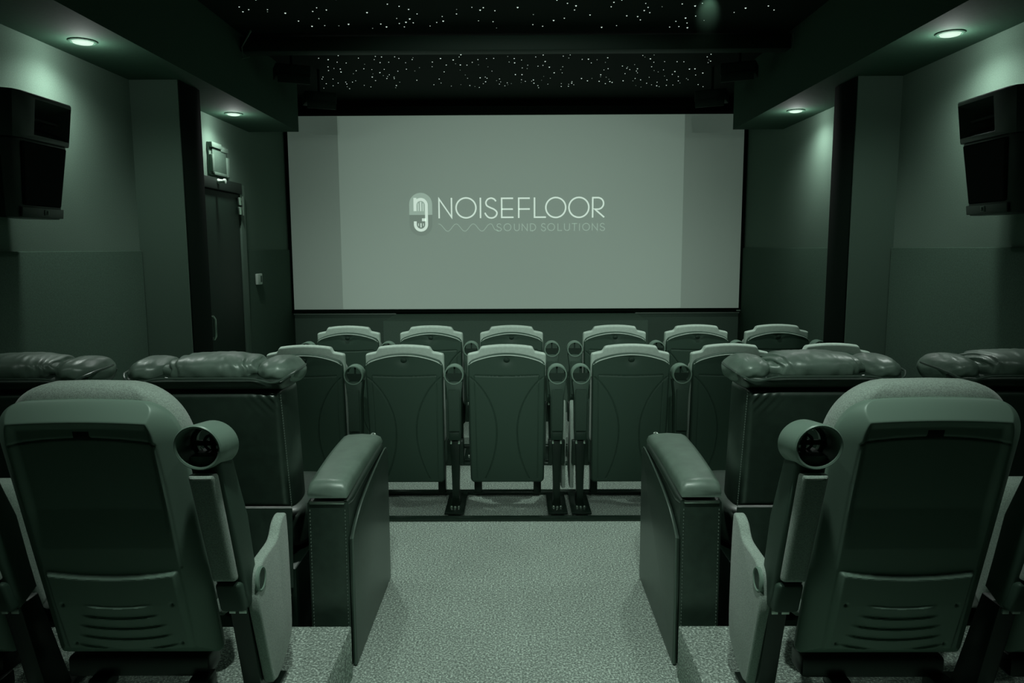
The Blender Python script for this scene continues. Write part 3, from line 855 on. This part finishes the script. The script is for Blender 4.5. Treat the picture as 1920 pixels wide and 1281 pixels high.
# ------------------------------------------------------------------ big rear chairs on the platforms
# local: origin on the platform under the shell's top; z from the platform (0.20 above floor)
def rl(x, y, z): return Vector((x, y + (0.99 - z) * .27, z))
def rear_detail(x, z, e):
    d = 0.0
    # raised border round the upper part, dished panel inside
    k = max(0, min(1, (e - .053) / .022)); k = k * k * (3 - 2 * k)
    up = max(0, min(1, (z - .56) / .12))
    d += .015 * k * up
    # inner panel outline
    hwid = .195 - .03 * max(0, (z - .75)); zt = .885 - .012 * (x / .2) ** 2
    if z > .5:
        if abs(x) < hwid: d += .004 * exp(-((z - zt) / .003) ** 2)
        if z < zt: d += .003 * exp(-((abs(x) - hwid) / .003) ** 2)
    # ledge: the part below stands proud
    zl = .490 - .020 * (1 - (x / .2) ** 2)
    if abs(x) < .185:
        s = 1 / (1 + exp(-(zl - z) / .0012)); edge = max(0, min(1, (.185 - abs(x)) / .01))
        fade = max(0, min(1, (z - .16) / .22))
        d -= .016 * s * fade * edge
    # curved louvres
    for j, zc in enumerate((.400, .362, .324, .286, .248)):
        zz = zc - .028 * (1 - (x / .17) ** 2); wid = (.10, .115, .13, .14, .155)[j]
        if abs(x) < wid and zz - .034 < z < zz + .004:
            q = (zz - z) / .034; ed = min(1, (wid - abs(x)) / .03)
            d -= .006 * ed * (1 - q) * (1 if q > 0 else max(0, 1 + q * 8))
    for (sx, sz) in ((-.155, .385), (.155, .385), (-.155, .245), (.155, .245)):
        d += .008 * exp(-(((x - sx) ** 2 + (z - sz) ** 2) / .0045 ** 2))
    return d
P_rshell = MB().plate(lambda t: .243 + .004 * (1 - t), .175, .985, .105, .052, cr=.11, crb=.03, arch=.012, chamf=True, nu=150, nv=240, detail=rear_detail, sq=.2, warp=lambda x, y, z: rl(x, y + .03, z), p=2.3)
P_rcush = MB().plate(lambda t: .254 - .02 * (1 - t), .30, 1.030, .12, .06, cr=.24, crb=.10, arch=.008, nu=60, nv=70, warp=lambda x, y, z: rl(x, y + .095, z), p=3.0)
P_rslot = MB().box(-.022, .022, -.006, .004, .893, .915, .002).warpall(lambda x, y, z: rl(x, y - .002, z))
P_rpan = MB().plate(lambda t: .225, .22, .66, .12, .05, cr=.10, crb=.05, nu=26, nv=26, warp=lambda x, y, z: Vector((x, y + .40 + (z - .2) * .06, z)))
P_runder = MB().box(-.225, .20, .235, .33, .10, .165, .01).box(-.15, -.09, .20, .27, .07, .11, .008).box(.15, .21, .20, .27, .06, .11, .008)
def rear_arm_parts(s):
    """s=+1 when the aisle is toward +x"""
    ln = lambda x, y, z: Vector((x, y + (0.88 - z) * .33, z))
    parts = []
    cz = .882
    tl = lambda x, y, z: Vector((x + s * .10 * y * 1.0, y + (0.88 - z) * .16, z - .10 * y))
    cup = MB().lathe([(.0525, -.052), (.0575, -.054), (.0605, -.050), (.0615, .04), (.055, .052), (.050, .052), (.050, .036), (.0545, .034)], (0, 0, cz), 'y', 44, True).warpall(tl)
    parts.append(('cup_holder', cup, M_plastic2, None, None))
    bs = MB().lathe([(.044, .028), (.055, .028), (.055, .034), (.044, .034)], (0, 0, cz), 'y', 36, True)
    bs.box(-.007, .007, .026, .034, cz - .05, cz + .05).box(-.05, .05, .026, .034, cz - .007, cz + .007)
    bs.lathe([(.018, .026), (.026, .026), (.026, .034), (.018, .034)], (0, 0, cz), 'y', 24, True).warpall(tl)
    parts.append(('cup_holder_slats', bs, M_plastic2, 'cup_holder', None))
    hl = MB()  # steel arcs shaped as the glints seen inside the cup
    for a0, a1, rr in ((200, 250, .034), (60, 80, .04), (285, 320, .036)):
        hl.tube([(rr * cos(radians(a0 + (a1 - a0) * i / 6)), .025, cz + rr * sin(radians(a0 + (a1 - a0) * i / 6))) for i in range(7)], .0016, 5)
    hl.warpall(tl); parts.append(('cup_holder_glint', hl, M_steel, 'cup_holder', 'bright arcs modelled as glints inside the cup holder'))
    prof = [(-.050, .85), (.050, .85), (.046, .76), (.041, .66), (.037, .43), (.030, .385), (-.030, .385), (-.037, .43), (-.041, .66), (-.046, .76)]
    side = [(-.040, .86), (.045, .86), (.060, .74), (.075, .64), (.062, .50), (.055, .40), (-.03, .37), (-.045, .42), (-.042, .62)]
    body = MB().prism(side, 'x', -.040, .040, .012, 3).warpall(ln)
    parts.append(('arm_body', body, M_plastic, None, None))
    padm = MB().plate(lambda t: .036 - .003 * (1 - t), 0.478, .815, .040, .014, cr=.012, crb=.010, nu=16, nv=40, warp=lambda x, y, z: ln(x - s * .004, y - .052, z))
    parts.append(('arm_pad', padm, M_fabric, None, 'fabric-covered arm pad'))
    capm = MB().box(-.036, .036, -.064, -.02, .372, .470, .012, 3).warpall(ln)
    parts.append(('arm_end_cap', capm, M_plastic, None, None))
    leg = MB().prism([(.15, .37), (.235, .37), (.36, .012), (.245, .012)], 'x', -.030, .024, .006)
    parts.append(('standard', leg, M_blacksteel, None, None))
    parts.append(('foot_plate', MB().box(-.04, .04, .18, .42, .0015, .012, .003), M_blacksteel, None, None))
    cl = MB().box(-.026, -.008, .142, .149, .350, .366, .001).box(.002, .024, .142, .149, .350, .366, .001)
    parts.append(('hinge_clip', cl, M_steel, None, None))
    return parts
P_ra = {1: rear_arm_parts(1), -1: rear_arm_parts(-1)}
def rear_wing():
    out = [(.145, .385), (.160, .46), (.20, .485), (.26, .49), (.33, .498), (.37, .535), (.415, .548), (.43, .525), (.44, .40), (.44, .17), (.40, .115), (.30, .075), (.255, .078), (.235, .11)]
    sm = catmull(out + [out[0]], 4)[:-1]
    return MB().prism(sm, 'x', -.017, .017, .007, 3)
def rear_chair(x, y, arms, wing, s, label):
    r = empty('theater_chair', (x, y, ZP))
    cached('rshell', 'back_shell', lambda: P_rshell, M_plastic2, r, angle=55)
    cached('rcush', 'back_cushion', lambda: P_rcush, M_fabric, r, label='rounded fabric back cushion', angle=70)
    cached('rslot', 'grip_slot', lambda: P_rslot, M_groove, r)
    cached('rpan', 'seat_pan', lambda: P_rpan, M_fabric, r)
    cached('runder', 'underframe', lambda: P_runder, M_blacksteel, r)
    for ax in arms:
        made = {}
        for nm, m_, mt, par, lb in P_ra[s]:
            pr = made[par] if par else r
            made[nm] = cached('ra%d_%s' % (s, nm), nm, (lambda m_=m_: m_), mt, pr, (0, 0, 0) if par else (ax, 0, 0), lb)
    if wing:
        w = cached('rwing', 'end_panel', rear_wing, M_fabric, r, (wing, 0, 0), 'tall fabric-covered end panel', angle=50)
        cached('hub%d' % s, 'hub', lambda: MB().lathe([(0, 0), (.036, 0), (.036, .006 * s), (.032, .010 * s), (.029, .007 * s), (0, .007 * s)], (s * .010, .175, .44), 'x', 32), M_plastic2, w, (0, 0, 0), 'round pivot cover')
    tag(r, label, 'chair', 'large theater chairs on the rear platforms')
    return r
YR = 1.87
rear_chair(-1.13, YR, [.335], .377, 1, 'large grey-backed theater chair at the lower left, beside the aisle')
rear_chair(-1.75, YR, [.303, -.285], 0, 1, 'large theater chair at the bottom left edge, only its arm in view')
rear_chair(1.075, YR - .01, [-.330], -.372, -1, 'large grey-backed theater chair at the lower right, beside the aisle')
rear_chair(1.695, YR - .01, [-.300, .29], 0, -1, 'large theater chair at the bottom right edge, mostly cut off')

# ------------------------------------------------------------------ remaining light: unseen spot added for the glow streak on the star ceiling
l = bpy.data.lights.new('lamp_light', 'SPOT'); l.energy = 330; l.spot_size = radians(13); l.spot_blend = 1.0; l.shadow_soft_size = .02; l.color = (.86, 1, .91)
o = bpy.data.objects.new('lamp_light', l); COL.objects.link(o); o.location = (1.10, 4.42, 2.97)
d = Vector((1.24, 5.02, 3.10)) - o.location; o.rotation_euler = d.to_track_quat('-Z', 'Y').to_euler()

# the projector that throws the picture from above the rear chairs
pj = empty('projector', (0, -.9, 2.78))
add_child('case', MB().box(-.22, .22, -.25, .22, -.08, .09, .02, 3), M_spk, pj)
add_child('lens_barrel', MB().lathe([(.03, .22), (.05, .22), (.05, .30), (.04, .30), (.038, .24), (.03, .24)], (0, 0, 0), 'y', 28, True), M_blacksteel, pj)
add_child('ceiling_pole', MB().tube([(0, 0, .08), (0, 0, .32)], .02), M_blacksteel, pj)
tag(pj, 'dark projector hanging from the ceiling behind the camera', 'projector')
l = bpy.data.lights.new('projector_light', 'SPOT'); l.energy = 520; l.spot_size = radians(38); l.spot_blend = 1.0; l.shadow_soft_size = .02; l.color = (.95, 1, .97)
o = bpy.data.objects.new('projector_light', l); COL.objects.link(o); o.location = (0, -.58, 2.78)
d = Vector((0, 8, 1.05)) - o.location; o.rotation_euler = d.to_track_quat('-Z', 'Y').to_euler()

w = bpy.data.worlds.new('World'); scene.world = w; w.use_nodes = True
w.node_tree.nodes['Background'].inputs[0].default_value = (0.0, 0.01, 0.004, 1)
w.node_tree.nodes['Background'].inputs[1].default_value = 0.2

# ------------------------------------------------------------------ camera
F, CX, CY, vx, vy = 1400.0, 960.0, 640.5, 968.0, 466.0
yaw = math.atan((vx - CX) / F); p = math.atan((CY - vy) / F)
fwd = Vector((-sin(yaw) * cos(p), cos(yaw) * cos(p), -sin(p)))
right = fwd.cross(Vector((0, 0, 1))).normalized(); up = right.cross(fwd)
r = radians(0.25)
right, up = cos(r) * right - sin(r) * up, sin(r) * right + cos(r) * up
cam = bpy.data.cameras.new('camera'); cam.lens = F / 1920 * 36; cam.sensor_width = 36; cam.clip_start = .05
co = bpy.data.objects.new('camera', cam); COL.objects.link(co)
co.matrix_world = Matrix(((right.x, up.x, -fwd.x, 0), (right.y, up.y, -fwd.y, 0), (right.z, up.z, -fwd.z, 1.58), (0, 0, 0, 1)))
scene.camera = co
scene.view_settings.view_transform = 'Standard'; scene.view_settings.look = 'None'
scene.view_settings.gamma = 1; scene.view_settings.use_curve_mapping = False
scene.view_settings.exposure = 0.0
